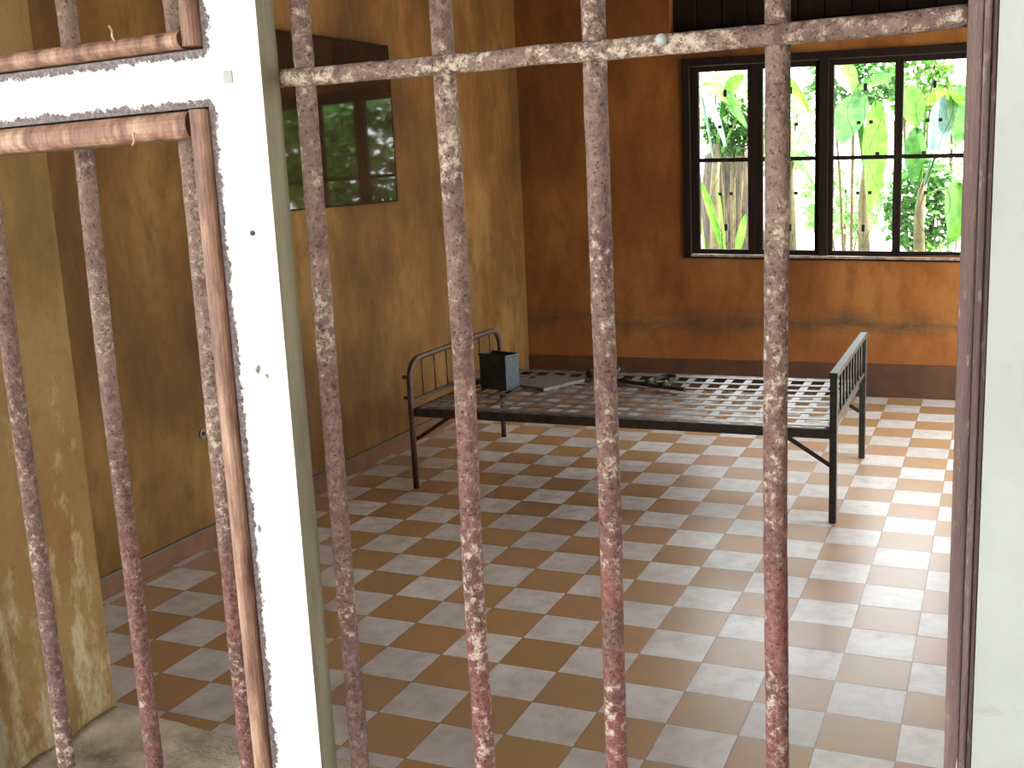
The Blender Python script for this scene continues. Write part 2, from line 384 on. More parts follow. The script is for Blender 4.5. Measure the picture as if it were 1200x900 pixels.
for a, b, xa, xb in ((0, 0, -0.050, 0.359), (1, 1, 0.362, 0.755), (2, 2, 0.814, 1.216), (3, 3, 1.218, 1.630)):
    gx0, gx1 = GL[a]
    bm = NB()
    box(bm, xa, gx0, 0.012, 0.052, 0.896, 2.082, tilt); box(bm, gx1, xb, 0.012, 0.052, 0.896, 2.082, tilt)
    box(bm, gx0, gx1, 0.012, 0.052, ZT, 2.082, tilt); box(bm, gx0, gx1, 0.012, 0.052, 0.896, ZB, tilt)
    box(bm, gx0, gx1, 0.018, 0.046, ZM0 + 0.004, ZM1 - 0.004, tilt)
    s = obj('sash', bm, DARKWOOD, win, bevel=0.003)
    # wrought-iron ornament: thin scrolls with heavy collars, mirrored about the middle rail
    bm = NB(); xc = (gx0 + gx1) / 2; Y = 0.085
    for sg, zm in ((1, ZM1), (-1, ZM0)):
        H = (ZT - ZM1) if sg > 0 else (ZM0 - ZB)
        zt = lambda f: zm + sg * H * f + tilt(xc)
        for mx in (-1, 1):
            P = []
            for q in range(25):
                tt = q / 24
                P.append((xc + mx * (0.030 + 0.075 * math.sin(PI * tt) ** 2 * (1 if tt < 0.6 else 0.8)) * (1 - 0.8 * max(0, tt - 0.75) / 0.25), Y, zt(0.02 + 0.94 * tt)))
            tube(bm, P, 0.0016, 6)
            box(bm, xc + mx * 0.036 - 0.011, xc + mx * 0.036 + 0.011, Y - 0.008, Y + 0.008, zt(0.36) - 0.010, zt(0.36) + 0.010)
        box(bm, xc - 0.010, xc + 0.010, Y - 0.008, Y + 0.008, zt(0.75) - 0.022, zt(0.75) + 0.022)
        tube(bm, [(xc, Y, zt(0.0)), (xc, Y, zt(1.0))], 0.0014, 6)
    obj('grille', bm, BLACKIRON, s)
for xk in (1.10, 1.365):
    bm = NB(); box(bm, xk - 0.012, xk + 0.012, 0.0, 0.02, ZM1 - 0.006, ZM1 + 0.014, tilt); obj('latch', bm, BLACKIRON, win, bevel=0.003)
bm = NB(); box(bm, -0.05, 1.63, -0.045, -0.0, 0.880, 0.8945, tilt); obj('sill_strip', bm, DUSTWOOD, win, bevel=0.003)

# ------------------------------------------------------------------ front window frame (foreground)
fw = empty('window_3', (1.2, YOUT, 0)); struct(fw)
def pl(o):                       # parent while keeping world placement
    o.parent = fw; o.matrix_parent_inverse = Matrix.Translation((-1.2, -YOUT, 0)); return o
FY0, FY1 = -2.150, -2.1215
lev = lambda x: 0.016 * (x - 1.19)
def painted(name, x0, x1, z0, z1, worn, y1, zf=None, sound=None):
    """painted timber; attribute 'edge' = distance from the worn edges, in metres"""
    zf = zf or (lambda x: 0)
    bm = NB(); nx = max(2, int((x1 - x0) / 0.012)); nz = max(2, int((z1 - z0) / 0.012))
    lay = bm.verts.layers.float_vector.new('edge')
    g = {}
    for i in range(nx + 1):
        for j in range(nz + 1):
            x = x0 + (x1 - x0) * i / nx; z = z0 + (z1 - z0) * j / nz
            for kk, y in enumerate((FY0, y1)):
                v = bm.verts.new((x, y, z + zf(x)))
                e = min([abs(v0 - (x if ax == 'x' else z)) for ax, v0 in worn] + [0.05])
                if sound and sound[0] < z < sound[1]: e = max(e, 0.0088)
                v[lay] = (e, 0, 0); g[i, j, kk] = v
    for i in range(nx):
        for j in range(nz):
            bm.faces.new((g[i, j, 0], g[i + 1, j, 0], g[i + 1, j + 1, 0], g[i, j + 1, 0]))
            bm.faces.new((g[i, j, 1], g[i, j + 1, 1], g[i + 1, j + 1, 1], g[i + 1, j, 1]))
    for j in range(nz):
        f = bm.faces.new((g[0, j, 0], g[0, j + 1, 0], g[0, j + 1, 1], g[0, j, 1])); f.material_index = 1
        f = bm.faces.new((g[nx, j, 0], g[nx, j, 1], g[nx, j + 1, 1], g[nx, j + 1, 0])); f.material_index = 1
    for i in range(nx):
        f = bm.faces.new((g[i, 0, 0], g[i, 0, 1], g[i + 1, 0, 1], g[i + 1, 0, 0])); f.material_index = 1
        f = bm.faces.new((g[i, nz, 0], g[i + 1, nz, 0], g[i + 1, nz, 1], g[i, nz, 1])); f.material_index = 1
    return pl(obj(name, bm, [PAINT, PAINT_SIDE]))
painted('stile', 1.1925, 1.2475, 0.862, 2.345, [('x', 1.1925)], -2.1255, sound=(1.592, 1.627))
painted('rail', 0.812, 1.1921, 1.5865, 1.6325, [('z', 1.5865), ('z', 1.6325)], FY1, lev)
painted('jamb', 0.801, 0.8115, 0.862, 2.345, [('x', 0.8115)], -2.1255)
def bead(name, p0, p1, wd, side, m=BEAD):
    """rounded bead moulding, bulging outwards (-y); side = direction across the bead"""
    bm = NB(); p0, p1 = Vector(p0), Vector(p1); s = Vector(side); prof = []
    for q in range(9):
        a = PI * q / 8; prof.append((-math.cos(a) * wd / 2, -0.004 - 0.0085 * math.sin(a)))
    prof += [(wd / 2, 0.024), (-wd / 2, 0.024)]
    n = 24; rings = []
    for i in range(n + 1):
        p = p0.lerp(p1, i / n); rings.append([bm.verts.new(p + s * u + Vector((0, d, 0))) for u, d in prof])
    L = len(prof)
    for A, B in zip(rings, rings[1:]):
        for q in range(L): bm.faces.new((A[q], A[(q + 1) % L], B[(q + 1) % L], B[q]))
    bm.faces.new(rings[0][::-1]); bm.faces.new(rings[-1])
    bmesh.ops.recalc_face_normals(bm, faces=bm.faces)
    return pl(obj(name, bm, m, smooth=False))
yb = -2.1475
bead('bead', (1.1835, yb, 0.866), (1.1835, yb, 1.5845), 0.0165, (1, 0, 0))
bead('bead', (0.813, yb, 1.5735 + lev(0.84)), (1.1745, yb, 1.5735 + lev(1.17)), 0.022, (0, 0, 1))
bead('bead', (0.813, yb, 1.6415 + lev(0.84)), (1.1745, yb, 1.6415 + lev(1.17)), 0.015, (0, 0, 1))
bead('bead', (1.1835, yb, 1.635), (1.1835, yb, 2.34), 0.0165, (1, 0, 0))
# right-hand moulded jamb, bare brown wood
bm = NB()
box(bm, 1.7722, 1.7815, -2.1500, -2.09, 0.862, 2.345); box(bm, 1.7817, 1.7862, -2.1525, -2.09, 0.862, 2.345); box(bm, 1.7864, 1.7896, -2.1475, -2.09, 0.862, 2.345)
pl(obj('moulded_jamb', bm, BROWNWOOD, bevel=0.0015))
bm = NB(); box(bm, 1.2105, 1.2195, -2.1510, -2.149, 1.6035, 1.6135); pl(obj('mortise_peg', bm, WHITE, bevel=0.0006))
bm = NB(); tube(bm, [(1.2255, -2.1515, 1.482), (1.2255, -2.149, 1.482)], 0.0022, 10); pl(obj('hole_disc', bm, BLACKIRON))  # dark disc standing for a hole in the stile
for (x, z_, s) in ((1.218, 1.366, 1.0), (1.227, 1.361, 0.7), (1.2035, 1.2225, 0.9)):
    bm = NB(); n = 14; c = bm.verts.new((x, -2.1512, z_)); ring = []
    for q in range(n):
        a = 2 * PI * q / n; r = 0.0034 * s * (0.7 + 0.6 * noise.noise(Vector((x * 90, z_ * 90, q * 0.9)))); ring.append(bm.verts.new((x + r * math.cos(a), -2.1505, z_ + 1.5 * r * math.sin(a))))
    for q in range(n): bm.faces.new((c, ring[q], ring[(q + 1) % n]))
    pl(obj('paint_chip', bm, DUSTWOOD))

# rough concrete sill under the opening
bm = NB(); nx, ny = 90, 24; g = {}
for i in range(nx + 1):
    for j in range(ny + 1):
        x = OX0 + (OX1 - OX0) * i / nx; y = YOUT + 0.005 + (0.215 + 0.012 * noise.noise(Vector((x * 14, 3, 0)))) * j / ny
        h = 0.874 + 0.006 * noise.noise(Vector((x * 18, y * 18, 0))) + 0.003 * noise.noise(Vector((x * 60, y * 60, 4))) + 0.010 * max(0, 1 - (x - OX0) / 0.12)
        if j >= ny - 1: h -= 0.006 if j == ny - 1 else 0.02
        g[i, j] = bm.verts.new((x, y, h))
for i in range(nx):
    for j in range(ny): bm.faces.new((g[i, j], g[i + 1, j], g[i + 1, j + 1], g[i, j + 1]))
ed = [g[i, 0] for i in range(nx + 1)] + [g[nx, j] for j in range(1, ny + 1)] + [g[i, ny] for i in range(nx - 1, -1, -1)] + [g[0, j] for j in range(ny - 1, 0, -1)]
lo = [bm.verts.new((v.co.x, v.co.y, 0.8552)) for v in ed]
for q in range(len(ed)): bm.faces.new((ed[q], lo[q], lo[(q + 1) % len(ed)], ed[(q + 1) % len(ed)]))
bm.faces.new(lo[::-1]); bmesh.ops.recalc_face_normals(bm, faces=bm.faces)
struct(obj('trim_1', bm, CONC, smooth=True))
# crumbly mortar packed against the foot of the brown jamb
bm = NB(); bmesh.ops.create_icosphere(bm, subdivisions=5, radius=1)
for v in bm.verts:
    d = 1 + 0.22 * noise.noise(v.co * 3) + 0.12 * noise.noise(v.co * 9)
    v.co = Vector((1.779 + v.co.x * 0.010 * d, -2.1505 + v.co.y * 0.008 * d, 0.98 + v.co.z * 0.112 * d))
tag(obj('mortar_patch', bm, MORTAR, smooth=True), 'pale crumbly mortar patch at the foot of the brown jamb', 'mortar')

# ------------------------------------------------------------------ iron bars
YG = -2.108
def iron_bar(name, x, z0, z1, r, m, parent=None, seed=0, y=YG):
    bm = NB(); n = 150; P = []
    for i in range(n + 1):
        t = i / n; zz = z0 + (z1 - z0) * t
        P.append((x + 0.0022 * noise.noise(Vector((seed, zz * 3.5, 0))), y + 0.0015 * noise.noise(Vector((seed + 9, zz * 3.5, 0))), zz))
    tube(bm, P, r, 20, rfun=lambda i, a, rr: rr * (1 + 0.05 * noise.noise(Vector((math.cos(a) * 1.5 + seed, math.sin(a) * 1.5, i * 0.55))) + 0.05 * noise.noise(Vector((math.cos(a) * 4, math.sin(a) * 4 + seed, i * 1.9)))))
    return obj(name, bm, m, parent, smooth=True)
gr = empty('window_grille', (1.5, YG, 0.87))
tag(gr, 'rusty iron window grille of four upright bars and one crossbar, right of the white post', 'window grille')
def pg(o): o.parent = gr; o.matrix_parent_inverse = Matrix.Translation((-1.5, -YG, -0.87)); return o
for i, (x, m, r) in enumerate(((1.2605, RUST_GREY, 0.0085), (1.392, RUST, 0.0090), (1.5165, RUST, 0.0090), (1.649, RUST, 0.0088))):
    pg(iron_bar('bar', x, 0.868, 2.34, r, m, seed=3.7 * i + 1))
bm = NB(); n = 120; P = [(1.2150 + (1.7718 - 1.2150) * i / n, YG - 0.0085, 1.6065 + 0.0012 * noise.noise(Vector((i * 0.08, 5, 0)))) for i in range(n + 1)]
tube(bm, P, 0.0066, 16, rfun=lambda i, a, rr: rr * (1.0 + 0.12 * abs(math.sin(a)) ** 2 + 0.06 * noise.noise(Vector((math.cos(a) * 3, math.sin(a) * 3, i * 0.7)))))
pg(obj('crossbar', bm, RUST_PALE, smooth=True))
bm = NB(); bmesh.ops.create_uvsphere(bm, u_segments=12, v_segments=8, radius=0.0045)
for v in bm.verts: v.co += Vector((1.5715, YG - 0.0165, 1.609))
o = pg(obj('weld_spot', bm, WHITE, smooth=True)); o['label'] = 'small white blob on the crossbar'
for i, (x, lab, m) in enumerate(((0.8845, 'leftmost rusty iron bar behind the left wooden panel', RUST_GREY), (1.0100, 'middle red-brown iron bar in the left panel, between two others', RUST_DARK), (1.1335, 'rusty iron bar close beside the salmon moulding of the white post', RUST_DARK))):
    tag(iron_bar('iron_bar', x, 0.868, 2.34, 0.0088, m, seed=20 + 5.3 * i, y=YG - 0.0015), lab, 'bar', 'iron bars in the left panel')
for (x, z_, lab) in ((1.119, 1.5655, 'tiny white bent nail under the lower moulding of the left panel'), (1.108, 1.6505, 'tiny pale bent nail on top of the upper moulding of the left panel')):
    bm = NB(); s = 1 if z_ > 1.6 else -1
    tube(bm, [(x, -2.1575, z_ - 0.006 * s), (x, -2.1605, z_ - 0.002 * s), (x + 0.001, -2.161, z_ + 0.003 * s), (x - 0.001, -2.162, z_ + 0.007 * s)], 0.0009, 8)
    tag(obj('bent_nail', bm, MORTAR, smooth=True), lab, 'nail')

# ------------------------------------------------------------------ glazed panel and plug on the left wall
pn = empty('wall_panel', (XL + 0.025, 1.785, 1.375), math.radians(-2.1)); tag(pn, 'dark glossy glazed panel on the left wall, reflecting the green window', 'wall panel')
bm = NB(); box(bm, 0.006, 0.018, -0.572, 0.572, 0.008, 0.802); o = obj('glazed_photo', bm, PANEL, pn)
bm = NB()
for a in ((-0.58, -0.572, 0, 0.81), (0.572, 0.58, 0, 0.81), (-0.572, 0.572, 0, 0.008), (-0.572, 0.572, 0.802, 0.81)): box(bm, 0.0, 0.02, a[0], a[1], a[2], a[3])
obj('frame', bm, DARKWOOD, pn, bevel=0.003)
for dy in (0.42, 0.50):
    bm = NB(); bmesh.ops.create_uvsphere(bm, u_segments=10, v_segments=6, radius=0.011)
    for v in bm.verts: v.co = Vector((0.020 + v.co.x * 0.3, dy + v.co.y, 0.016 + v.co.z * 0.6))
    obj('pale_spot', bm, DUSTWOOD, pn, smooth=True)
bm = NB(); tube(bm, [(XL, 0.68, 0.487), (XL + 0.006, 0.68, 0.487)], 0.020, 20); o = obj('wall_plug', bm, PAINT_SIDE)
tag(o, 'small round grey plug low on the left wall', 'plug')
bm = NB(); tube(bm, [(0.006, 0, 0), (0.010, 0, 0)], 0.009, 14); c = obj('plug_hole', bm, BLACKIRON); c.location = (XL, 0.68, 0.487); c.parent = o

# ------------------------------------------------------------------ iron bed
BX0, BX1, BY0, BY1 = -0.79, 1.197, 1.658, 2.722
bed = empty('iron_bed', ((BX0 + BX1) / 2, (BY0 + BY1) / 2, 0)); tag(bed, 'bare iron bed with a steel strap base on the chequered floor', 'bed')
def pb(o): o.parent = bed; o.matrix_parent_inverse = Matrix.Translation(-bed.location); return o
# headboard: one bent tube, thin spindles
R = 0.10; P = []
P += [(BX0, BY0, 0.0), (BX0, BY0, 0.3), (BX0, BY0, 0.635 - R)]
for q in range(1, 9): a = PI / 2 * q / 8; P.append((BX0, BY0 + R - R * math.cos(a), 0.635 - R + R * math.sin(a)))
for q in range(0, 9): a = PI / 2 * q / 8; P.append((BX0, BY1 - R + R * math.sin(a), 0.635 - R + R * math.cos(a)))
P += [(BX0, BY1, 0.3), (BX0, BY1, 0.0)]
bm = NB(); tube(bm, P, 0.0145, 14); hb = pb(obj('headboard', bm, BEDBROWN, smooth=True))
for i in range(7):
    y = BY0 + (BY1 - BY0) * (i + 1) / 8
    zt = 0.632
    bm = NB(); tube(bm, [(BX0, y, 0.44), (BX0, y, zt)], 0.0042, 8); s = obj('spindle', bm, BEDBROWN, smooth=True); s.parent = hb
bm = NB(); bar_box(bm, (BX0, BY0 + 0.012, 0.435), (BX0, BY1 - 0.012, 0.435), 0.012, 0.018); s = obj('crossbar', bm, BEDBROWN); s.parent = hb
for z_ in (0.555, 0.452):
    bm = NB(); tube(bm, [(BX0 - 0.034, BY0, z_), (BX0 - 0.010, BY0, z_)], 0.010, 12); s = obj('bolt', bm, BEDBROWN, smooth=True); s.parent = hb
# footboard: square posts, flat top bar, spindles
fb = None
bm = NB(); bar_box(bm, (BX1, BY0 - 0.016, 0.632), (BX1, BY1 + 0.016, 0.632), 0.034, 0.022); fb = pb(obj('footboard', bm, BEDIRON, bevel=0.003))
for y in (BY0, BY1):
    bm = NB(); box(bm, BX1 - 0.015, BX1 + 0.015, y - 0.015, y + 0.015, 0, 0.621); s = obj('post', bm, BEDIRON, bevel=0.003); s.parent = fb
for i in range(9):
    y = BY0 + (BY1 - BY0) * (i + 1) / 10
    bm = NB(); tube(bm, [(BX1, y, 0.44), (BX1, y, 0.622)], 0.0055, 8); s = obj('spindle', bm, BEDIRON, smooth=True); s.parent = fb
bm = NB(); bar_box(bm, (BX1, BY0 + 0.015, 0.437), (BX1, BY1 - 0.015, 0.437), 0.016, 0.018); s = obj('crossbar', bm, BEDIRON); s.parent = fb
# side and end rails (angle iron)
for y, s_ in ((BY0, 1), (BY1, -1)):
    bm = NB(); box(bm, BX0 + 0.012, BX1 - 0.015, y - 0.004, y + 0.004, 0.362, 0.402); box(bm, BX0 + 0.012, BX1 - 0.015, min(y, y + 0.034 * s_), max(y, y + 0.034 * s_), 0.397, 0.402)
    pb(obj('side_rail', bm, BEDRAIL))
for x, s_ in ((BX0 + 0.02, 1), (BX1 - 0.02, -1)):
    bm = NB(); box(bm, x - 0.004, x + 0.004, BY0 + 0.005, BY1 - 0.005, 0.362, 0.402); box(bm, min(x, x + 0.034 * s_), max(x, x + 0.034 * s_), BY0 + 0.005, BY1 - 0.005, 0.397, 0.402)
    pb(obj('end_rail', bm, BEDRAIL))
for x, s_ in ((BX0 + 0.012, 1), (BX1 - 0.014, -1)):
    for y in (BY0 + 0.012, BY1 - 0.012):
        bm = NB(); bar_box(bm, (x, y, 0.245), (x + 0.19 * s_, y, 0.366), 0.006, 0.018); pb(obj('brace', bm, BEDIRON))
# woven strap base: one lattice
bm = NB(); nxs, nys = 20, 9
sag = lambda x, y: -0.018 * math.sin(PI * (x - BX0) / (BX1 - BX0)) * math.sin(PI * (y - BY0) / (BY1 - BY0))
def strap(p0, p1, wd, along):
    n = 40; rows = []
    for i in range(n + 1):
        t = i / n; x = p0[0] + (p1[0] - p0[0]) * t; y = p0[1] + (p1[1] - p0[1]) * t
        dx, dy = (0, wd / 2) if along == 'x' else (wd / 2, 0)
        z_ = 0.4035 + (0.0012 if along == 'x' else -0.0012) + sag(x, y)
        rows.append([bm.verts.new((x + sx * dx, y + sx * dy, z_ + sz * 0.0009)) for sx, sz in ((-1, -1), (1, -1), (1, 1), (-1, 1))])
    for A, B in zip(rows, rows[1:]):
        for q in range(4): bm.faces.new((A[q], A[(q + 1) % 4], B[(q + 1) % 4], B[q]))
    bm.faces.new(rows[0][::-1]); bm.faces.new(rows[-1])
for i in range(nxs):
    x = BX0 + 0.055 + (BX1 - BX0 - 0.11) * i / (nxs - 1); strap((x, BY0 + 0.01), (x, BY1 - 0.01), 0.036, 'y')
for j in range(nys):
    y = BY0 + 0.06 + (BY1 - BY0 - 0.12) * j / (nys - 1); strap((BX0 + 0.03, y), (BX1 - 0.03, y), 0.038, 'x')
bmesh.ops.recalc_face_normals(bm, faces=bm.faces)
pb(obj('strap_lattice', bm, STRAP))

# ------------------------------------------------------------------ things lying on the bed
ZS = 0.4015
def on_bed(x, y): return ZS + sag(x, y) + 0.0045
bx = empty('metal_box', (-0.565, 2.2125, on_bed(-0.565, 2.2125)), math.radians(-20)); tag(bx, 'open-topped dark blue-black metal box standing on the bed', 'box')
bm = NB(); L, D, H, t = 0.095, 0.050, 0.185, 0.003
prof = [(-L, -D), (L, -D), (L, D), (-L, D)]
def ringv(s, z_): return [bm.verts.new((x * s, y * s, z_)) for x, y in prof]
rs = [ringv(0.97, 0), ringv(0.97, 0.004), ringv(1, 0.012), ringv(1, H - 0.012), ringv(1.05, H - 0.011), ringv(1.05, H), ringv(0.97, H), ringv(0.95, 0.006)]
for A, B in zip(rs, rs[1:]):
    for q in range(4): bm.faces.new((A[q], A[(q + 1) % 4], B[(q + 1) % 4], B[q]))
bm.faces.new(rs[0][::-1]); bm.faces.new(rs[-1]); bmesh.ops.recalc_face_normals(bm, faces=bm.faces)
obj('body', bm, BOXM, bx, bevel=0.002)
bm = NB(); box(bm, -0.03, 0.03, -D - 0.006, -D - 0.0005, 0.10, 0.135); obj('latch', bm, BOXM, bx, bevel=0.002)
sh = empty('steel_sheet', (-0.36, 2.37, on_bed(-0.36, 2.37)), math.radians(-24)); tag(sh, 'flat grey steel sheet with bent edges lying beside the metal box on the bed', 'steel sheet')
bm = NB(); box(bm, -0.125, 0.125, -0.15, 0.15, 0.014, 0.017)
box(bm, -0.125, 0.125, -0.15, -0.147, 0.0, 0.014); box(bm, -0.125, 0.125, 0.147, 0.15, 0.0, 0.014); box(bm, -0.125, -0.122, -0.147, 0.147, 0, 0.014); box(bm, 0.122, 0.125, -0.147, 0.147, 0, 0.014)
obj('sheet_plate', bm, SHEET, sh)
def shackle_u(bm, c, d, w_, l_, r):
    c = Vector(c); d = Vector(d).normalized(); s = Vector((0, 0, 1)).cross(d).normalized(); P = [c + s * w_]
    for q in range(0, 13): a = PI * q / 12; P.append(c + d * (l_ - w_) + s * w_ * math.cos(a) + d * w_ * math.sin(a))
    P.append(c - s * w_); tube(bm, P, r, 10)
p0, p1 = Vector((-0.19, 2.56, 0)), Vector((0.40, 2.29, 0))
zr = 0.4115
li = empty('leg_iron', (0.1, 2.43, zr - 0.012)); tag(li, 'dark iron leg shackle rod lying across the middle of the bed', 'leg iron')
def pq(o): o.parent = li; o.matrix_parent_inverse = Matrix.Translation(-li.location); return o
bm = NB(); tube(bm, [(p0.x, p0.y, zr), (p0.lerp(p1, 0.5).x, p0.lerp(p1, 0.5).y, zr - 0.004), (p1.x, p1.y, zr + 0.001)], 0.011, 12); pq(obj('rod', bm, SHACK, smooth=True))
dd = (p1 - p0).normalized(); nn = Vector((-dd.y, dd.x, 0))
for t in (0.10, 0.72):
    c = p0.lerp(p1, t); bm = NB(); c.z = zr + 0.012
    shackle_u(bm, c, nn + Vector((0, 0, 0.12)), 0.05, 0.135, 0.010)
    for s in (-1, 1):
        q = c + dd * 0.05 * s; tube(bm, [q - nn * 0.022 + Vector((0, 0, -0.004)), q + nn * 0.022 + Vector((0, 0, 0.002))], 0.017, 12)
    pq(obj('ankle_ring', bm, SHACK, smooth=True))
bm = NB(); bmesh.ops.create_uvsphere(bm, u_segments=12, v_segments=8, radius=0.024)
for v in bm.verts: v.co += p0 + Vector((0, 0, zr + 0.012))
pq(obj('stop_knob', bm, SHACK, smooth=True))
zs = on_bed(-0.73, 2.30)
pk = empty('padlock', (-0.725, 2.30, zs), 0.5); tag(pk, 'small black padlock on the bed beside the metal box, near the headboard', 'padlock')
bm = NB(); box(bm, -0.028, 0.028, -0.02, 0.02, 0, 0.022); obj('lock_body', bm, SHACK, pk, bevel=0.004)
bm = NB(); shackle_u(bm, (0.024, 0, 0.012), (1, 0, 0), 0.014, 0.045, 0.0045); obj('hoop', bm, SHACK, pk, smooth=True)

# ------------------------------------------------------------------ the yard behind
bm = NB(); box(bm, -40, 40, YB + 0.2, 90, -0.5, -0.25); struct(obj('ground', bm, YARD))
bm = NB(); box(bm, -30, 30, -40, YOUT, -0.3, -0.02); struct(obj('walkway', bm, YARD))
bm = NB(); box(bm, XR + 0.2, 40, YOUT, YB + 0.2, -0.3, -0.02); struct(obj('side_yard', bm, YARD))

def blade(bm, base, tip, width, droop=0.15, fold=0.12, n=14, mid=0.5, rag=0.0, up=Vector((0, 0, 1)), roll=0.0):
    """one big leaf with a folded midrib, hanging between two points"""
    base, tip = Vector(base), Vector(tip); d = tip - base; L = d.length
    s = d.cross(up).normalized(); nrm = s.cross(d).normalized()
    s, nrm = s * math.cos(roll) + nrm * math.sin(roll), nrm * math.cos(roll) - s * math.sin(roll)
    prev = None
    for i in range(n + 1):
        t = i / n; c = base + d * t + Vector((0, 0, 1)) * droop * L * 4 * t * (1 - t) * 0.5
        wv = width * (math.sin(PI * min(1, t * 0.97 + 0.03)) ** 0.6) * (1.0 - 0.25 * abs(t - mid))
        if rag: wv *= 1 - rag * (0.5 + 0.5 * noise.noise(Vector((t * 9, base.x * 7, tip.z * 5))))
        row = []
        for u in (-1, -0.5, 0, 0.5, 1):
            row.append(bm.verts.new(c + s * u * wv / 2 + nrm * fold * width * (abs(u) - 0.5 + 0.06 * noise.noise(Vector((t * 12, u * 3, base.x))))))
        if prev:
            for q in range(4): bm.faces.new((prev[q], prev[q + 1], row[q + 1], row[q]))
        prev = row
ZG = -0.25
def banana(x, y, leaves, label, h=1.6, r=0.07):
    pt = empty('banana_plant', (x, y, ZG)); tag(pt, label, 'plant', 'banana plants behind the window')
    bm = NB(); tube(bm, [(0, 0, 0), (0.02, 0, h * 0.4), (0.0, 0.0, h * 0.75), (0.03, 0, h)], r, 12, rfun=lambda i, a, rr: rr * (1 - 0.18 * i))
    obj('stem', bm, STEM, pt, smooth=True)
    for (tip, wd, m, roll, b) in leaves:
        bm = NB(); bs = Vector(b) if b else Vector((x, y, ZG + h * 0.95))
        blade(bm, bs - Vector((x, y, ZG)), Vector(tip) - Vector((x, y, ZG)), wd, 0.18, 0.10, 18, rag=0.12, roll=roll)
        tube(bm, [Vector((0.01, 0, h * 0.9)), bs - Vector((x, y, ZG)) + Vector((0, 0, 0.0))], 0.012, 6)
        obj('leaf', bm, m, pt, smooth=True)
def shrub(x, y, rx, rz, zc, n, m, label, size=0.11, name='shrub', seed=1):
    rng = random.Random(seed)
    pt = empty(name, (x, y, ZG)); tag(pt, label, 'shrub', 'shrubs behind the window')
    bm = NB()
    for i in range(n):
        a = rng.uniform(0, 2 * PI); cz = rng.uniform(-1, 1); rr = rng.uniform(0.35, 1) ** 0.5; q = math.sqrt(1 - cz * cz) * rr
        p = Vector((math.cos(a) * q * rx, math.sin(a) * q * rx * 0.7, zc - ZG + cz * rz * rr))
        dv = Vector((rng.gauss(0, 1), rng.gauss(0, 1), rng.gauss(-0.2, 0.7))).normalized() * size * rng.uniform(0.7, 1.5)
        blade(bm, p, p + dv, size * rng.uniform(0.4, 0.7), 0.12, 0.1, 4, roll=rng.uniform(-1, 1))
    obj('foliage', bm, m, pt, smooth=True)
    bm = NB()
    for i in range(4):
        a = 1.6 * i; tube(bm, [(0.05 * math.cos(a), 0.05 * math.sin(a), 0), (rx * 0.25 * math.cos(a), rx * 0.2 * math.sin(a), (zc - ZG) * 0.6), (rx * 0.45 * math.cos(a), rx * 0.3 * math.sin(a), zc - ZG + rz * 0.3)], 0.014, 8)
    obj('stem', bm, STEM, pt, smooth=True)
def at(u, v, y):
    """the point of the vertical plane at depth y that is seen at photo position (u, v)"""
    d = fwd + r2 * ((u - 600) / 1288.78) - u2 * ((v - 450) / 1288.78); return CAM + d * ((y - CAM.y) / d.y)
A = at
banana(*at(1010, 330, 7.4).xy, [
    (A(1018, 250, 7.0), 0.42, LEAF_Y, 1.2, A(1028, 118, 7.3)), (A(985, 170, 7.2), 0.30, LEAF_G, 0.6, A(1010, 110, 7.4)),
    (A(1045, 95, 7.6), 0.26, LEAF_G, 0.5, A(1005, 105, 7.4)), (A(978, 70, 7.6), 0.22, LEAF_Y, 0.4, A(1000, 110, 7.4))],
    'banana plant with a broad yellow-green leaf hanging behind the third pane', 1.75)
banana(*at(1075, 330, 7.9).xy, [
    (A(1090, 188, 7.4), 0.26, LEAF_B, 1.1, A(1112, 112, 7.7)), (A(1132, 118, 7.6), 0.24, LEAF_Y, 0.7, A(1085, 122, 7.8)),
    (A(1120, 172, 7.6), 0.34, LEAF_G, 1.0, A(1128, 100, 7.8)), (A(1068, 215, 7.6), 0.24, LEAF_G, 0.8, A(1075, 150, 7.8)),
    (A(1112, 285, 7.2), 0.46, LEAF_Y, 1.3, A(1126, 215, 7.5)), (A(1062, 100, 8.0), 0.25, LEAF_Y, 0.7, A(1075, 150, 7.8))],
    'banana plant with a pale blue-green leaf behind the rightmost pane', 1.5)
banana(*at(838, 330, 7.25).xy, [
    (A(822, 100, 7.05), 0.24, LEAF_Y, 0.8, A(868, 128, 7.25)), (A(872, 88, 7.25), 0.20, LEAF_Y, 0.5, A(850, 112, 7.25)),
    (A(850, 172, 6.85), 0.24, LEAF_B, 1.1, A(822, 110, 7.05)), (A(875, 150, 7.15), 0.26, LEAF_G, 0.8, A(846, 118, 7.25))],
    'banana plant with slanting leaves behind the leftmost pane', 1.9)
banana(*at(925, 345, 9.0).xy, [
    (A(948, 130, 8.8), 0.30, LEAF_Y, 0.9, A(915, 95, 9.0)), (A(897, 120, 8.8), 0.28, LEAF_G, 0.7, A(925, 100, 9.0)),
    (A(900, 175, 8.7), 0.24, LEAF_Y, 0.9, A(915, 110, 9.0)), (A(952, 215, 8.7), 0.22, LEAF_G, 1.0, A(920, 180, 9.0))],
    'banana plant behind the second pane, partly hidden by the fourth upright bar', 2.0)
c = at(858, 150, 7.62); shrub(c.x, c.y, 0.27, 0.27, c.z, 800, LEAF_D, 'dark small-leaved bush above the tree trunk in the leftmost pane', 0.07, seed=2)
c = at(1000, 95, 9.5); shrub(c.x, c.y, 0.5, 0.30, c.z, 700, LEAF_G, 'loose green bush at the top of the third pane', 0.10, seed=3)
c = at(1078, 245, 8.4); shrub(c.x, c.y, 0.34, 0.5, c.z, 800, LEAF_G, 'green bush with dry stems behind the rightmost pane', 0.09, seed=4)
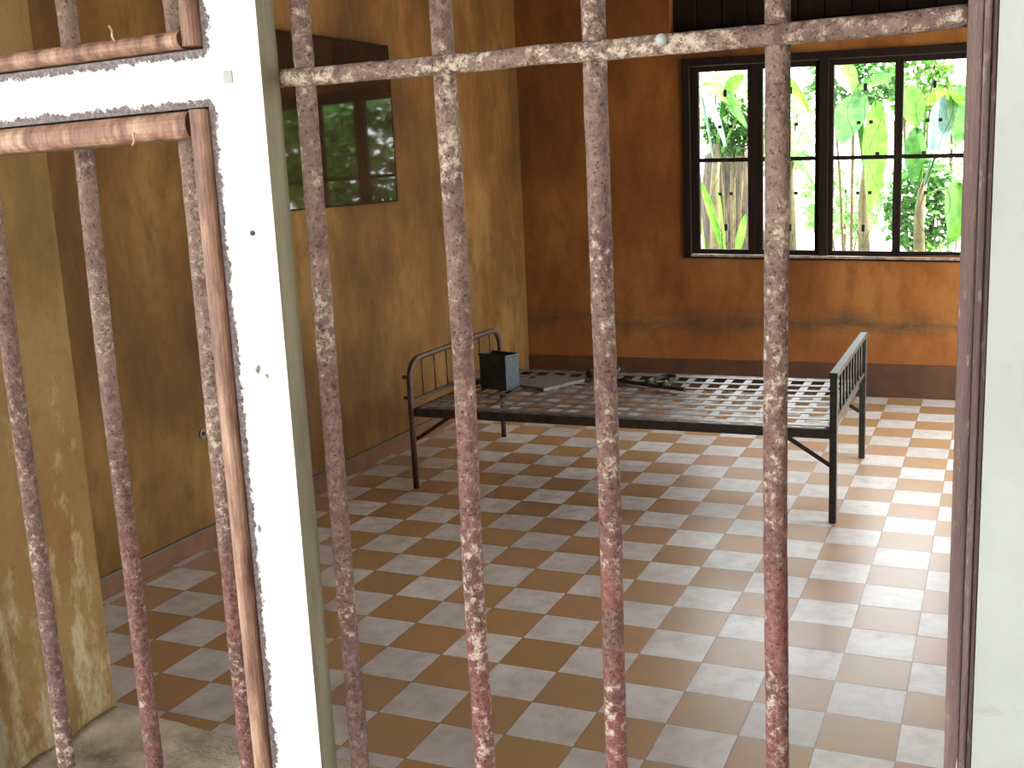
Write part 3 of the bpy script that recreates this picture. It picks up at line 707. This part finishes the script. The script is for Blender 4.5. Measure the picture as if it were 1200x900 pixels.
c = at(1075, 95, 11.2); shrub(c.x, c.y, 0.40, 0.55, c.z, 650, LEAF_Y, 'light green bush at the top of the rightmost pane', 0.10, seed=5)
# tree trunk in the leftmost pane
c = at(858, 330, 8.25)
tt = empty('tree', (c.x, c.y, ZG)); tag(tt, 'thick brown tree trunk behind the lower leftmost pane', 'tree')
bm = NB(); P = [(0, 0, 0), (0, 0, 0.4), (0.02, 0, 0.9), (-0.02, 0, 1.4), (-0.03, 0, 1.72), (-0.04, 0, 1.84)]
tube(bm, P, 0.34, 24, rfun=lambda i, a, rr: rr * (1.1 - 0.09 * i + 0.12 * noise.noise(Vector((math.cos(a) * 2, math.sin(a) * 2, i * 0.6))))); obj('trunk', bm, BARK, tt, smooth=True)
c = at(838, 300, 7.0)
gp = empty('spear_plant', (c.x, c.y, ZG)); tag(gp, 'bright green spear-leaved plant in front of the tree trunk', 'plant')
for (u, v, uu, vv, wd) in ((845, 292, 820, 212, 0.10), (850, 300, 842, 225, 0.09), (826, 300, 818, 235, 0.08), (862, 305, 874, 250, 0.08)):
    bm = NB(); b = at(u, v, 7.0); t_ = at(uu, vv, 6.9); root = Vector((c.x, c.y, ZG)); tube(bm, [Vector((0, 0, 0)), b - root], 0.008, 6)
    blade(bm, b - root, t_ - root, wd, 0.1, 0.2, 12, roll=1.1); obj('leaf', bm, LEAF_Y, gp, smooth=True)
# greenery further right, seen as the reflection in the glazed panel, and low plants under the panes
for i, (x, y, zc, m, s, lab) in enumerate((
        (2.3, 7.2, 1.7, LEAF_G, 0.17, 'mid green leafy shrub right of the window, reflected at the left of the glazed panel'),
        (3.9, 8.2, 1.9, LEAF_Y, 0.18, 'light green leafy shrub far right of the window, reflected in the glazed panel'),
        (3.9, 6.4, 1.0, LEAF_D, 0.15, 'low dark leafy shrub right of the window, reflected in the glazed panel'),
        (2.3, 9.6, 2.2, LEAF_Y, 0.15, 'tall light leafy shrub behind the others, reflected at the right of the glazed panel'))):
    shrub(x, y, 0.72, 0.85, zc, 800, m, lab, s, seed=20 + i)
for i, (u, y, zc, m, lab) in enumerate(((1000, 6.4, 0.50, LEAF_G, 'low green plant under the third pane'), (1100, 6.3, 0.52, LEAF_Y, 'low light green plant under the rightmost pane'))):
    c = at(u, 290, y); shrub(c.x, c.y, 0.22, 0.26, zc, 260, m, lab, 0.08, seed=40 + i)
# pale bushes further back, daylight glare put into their leaf colour
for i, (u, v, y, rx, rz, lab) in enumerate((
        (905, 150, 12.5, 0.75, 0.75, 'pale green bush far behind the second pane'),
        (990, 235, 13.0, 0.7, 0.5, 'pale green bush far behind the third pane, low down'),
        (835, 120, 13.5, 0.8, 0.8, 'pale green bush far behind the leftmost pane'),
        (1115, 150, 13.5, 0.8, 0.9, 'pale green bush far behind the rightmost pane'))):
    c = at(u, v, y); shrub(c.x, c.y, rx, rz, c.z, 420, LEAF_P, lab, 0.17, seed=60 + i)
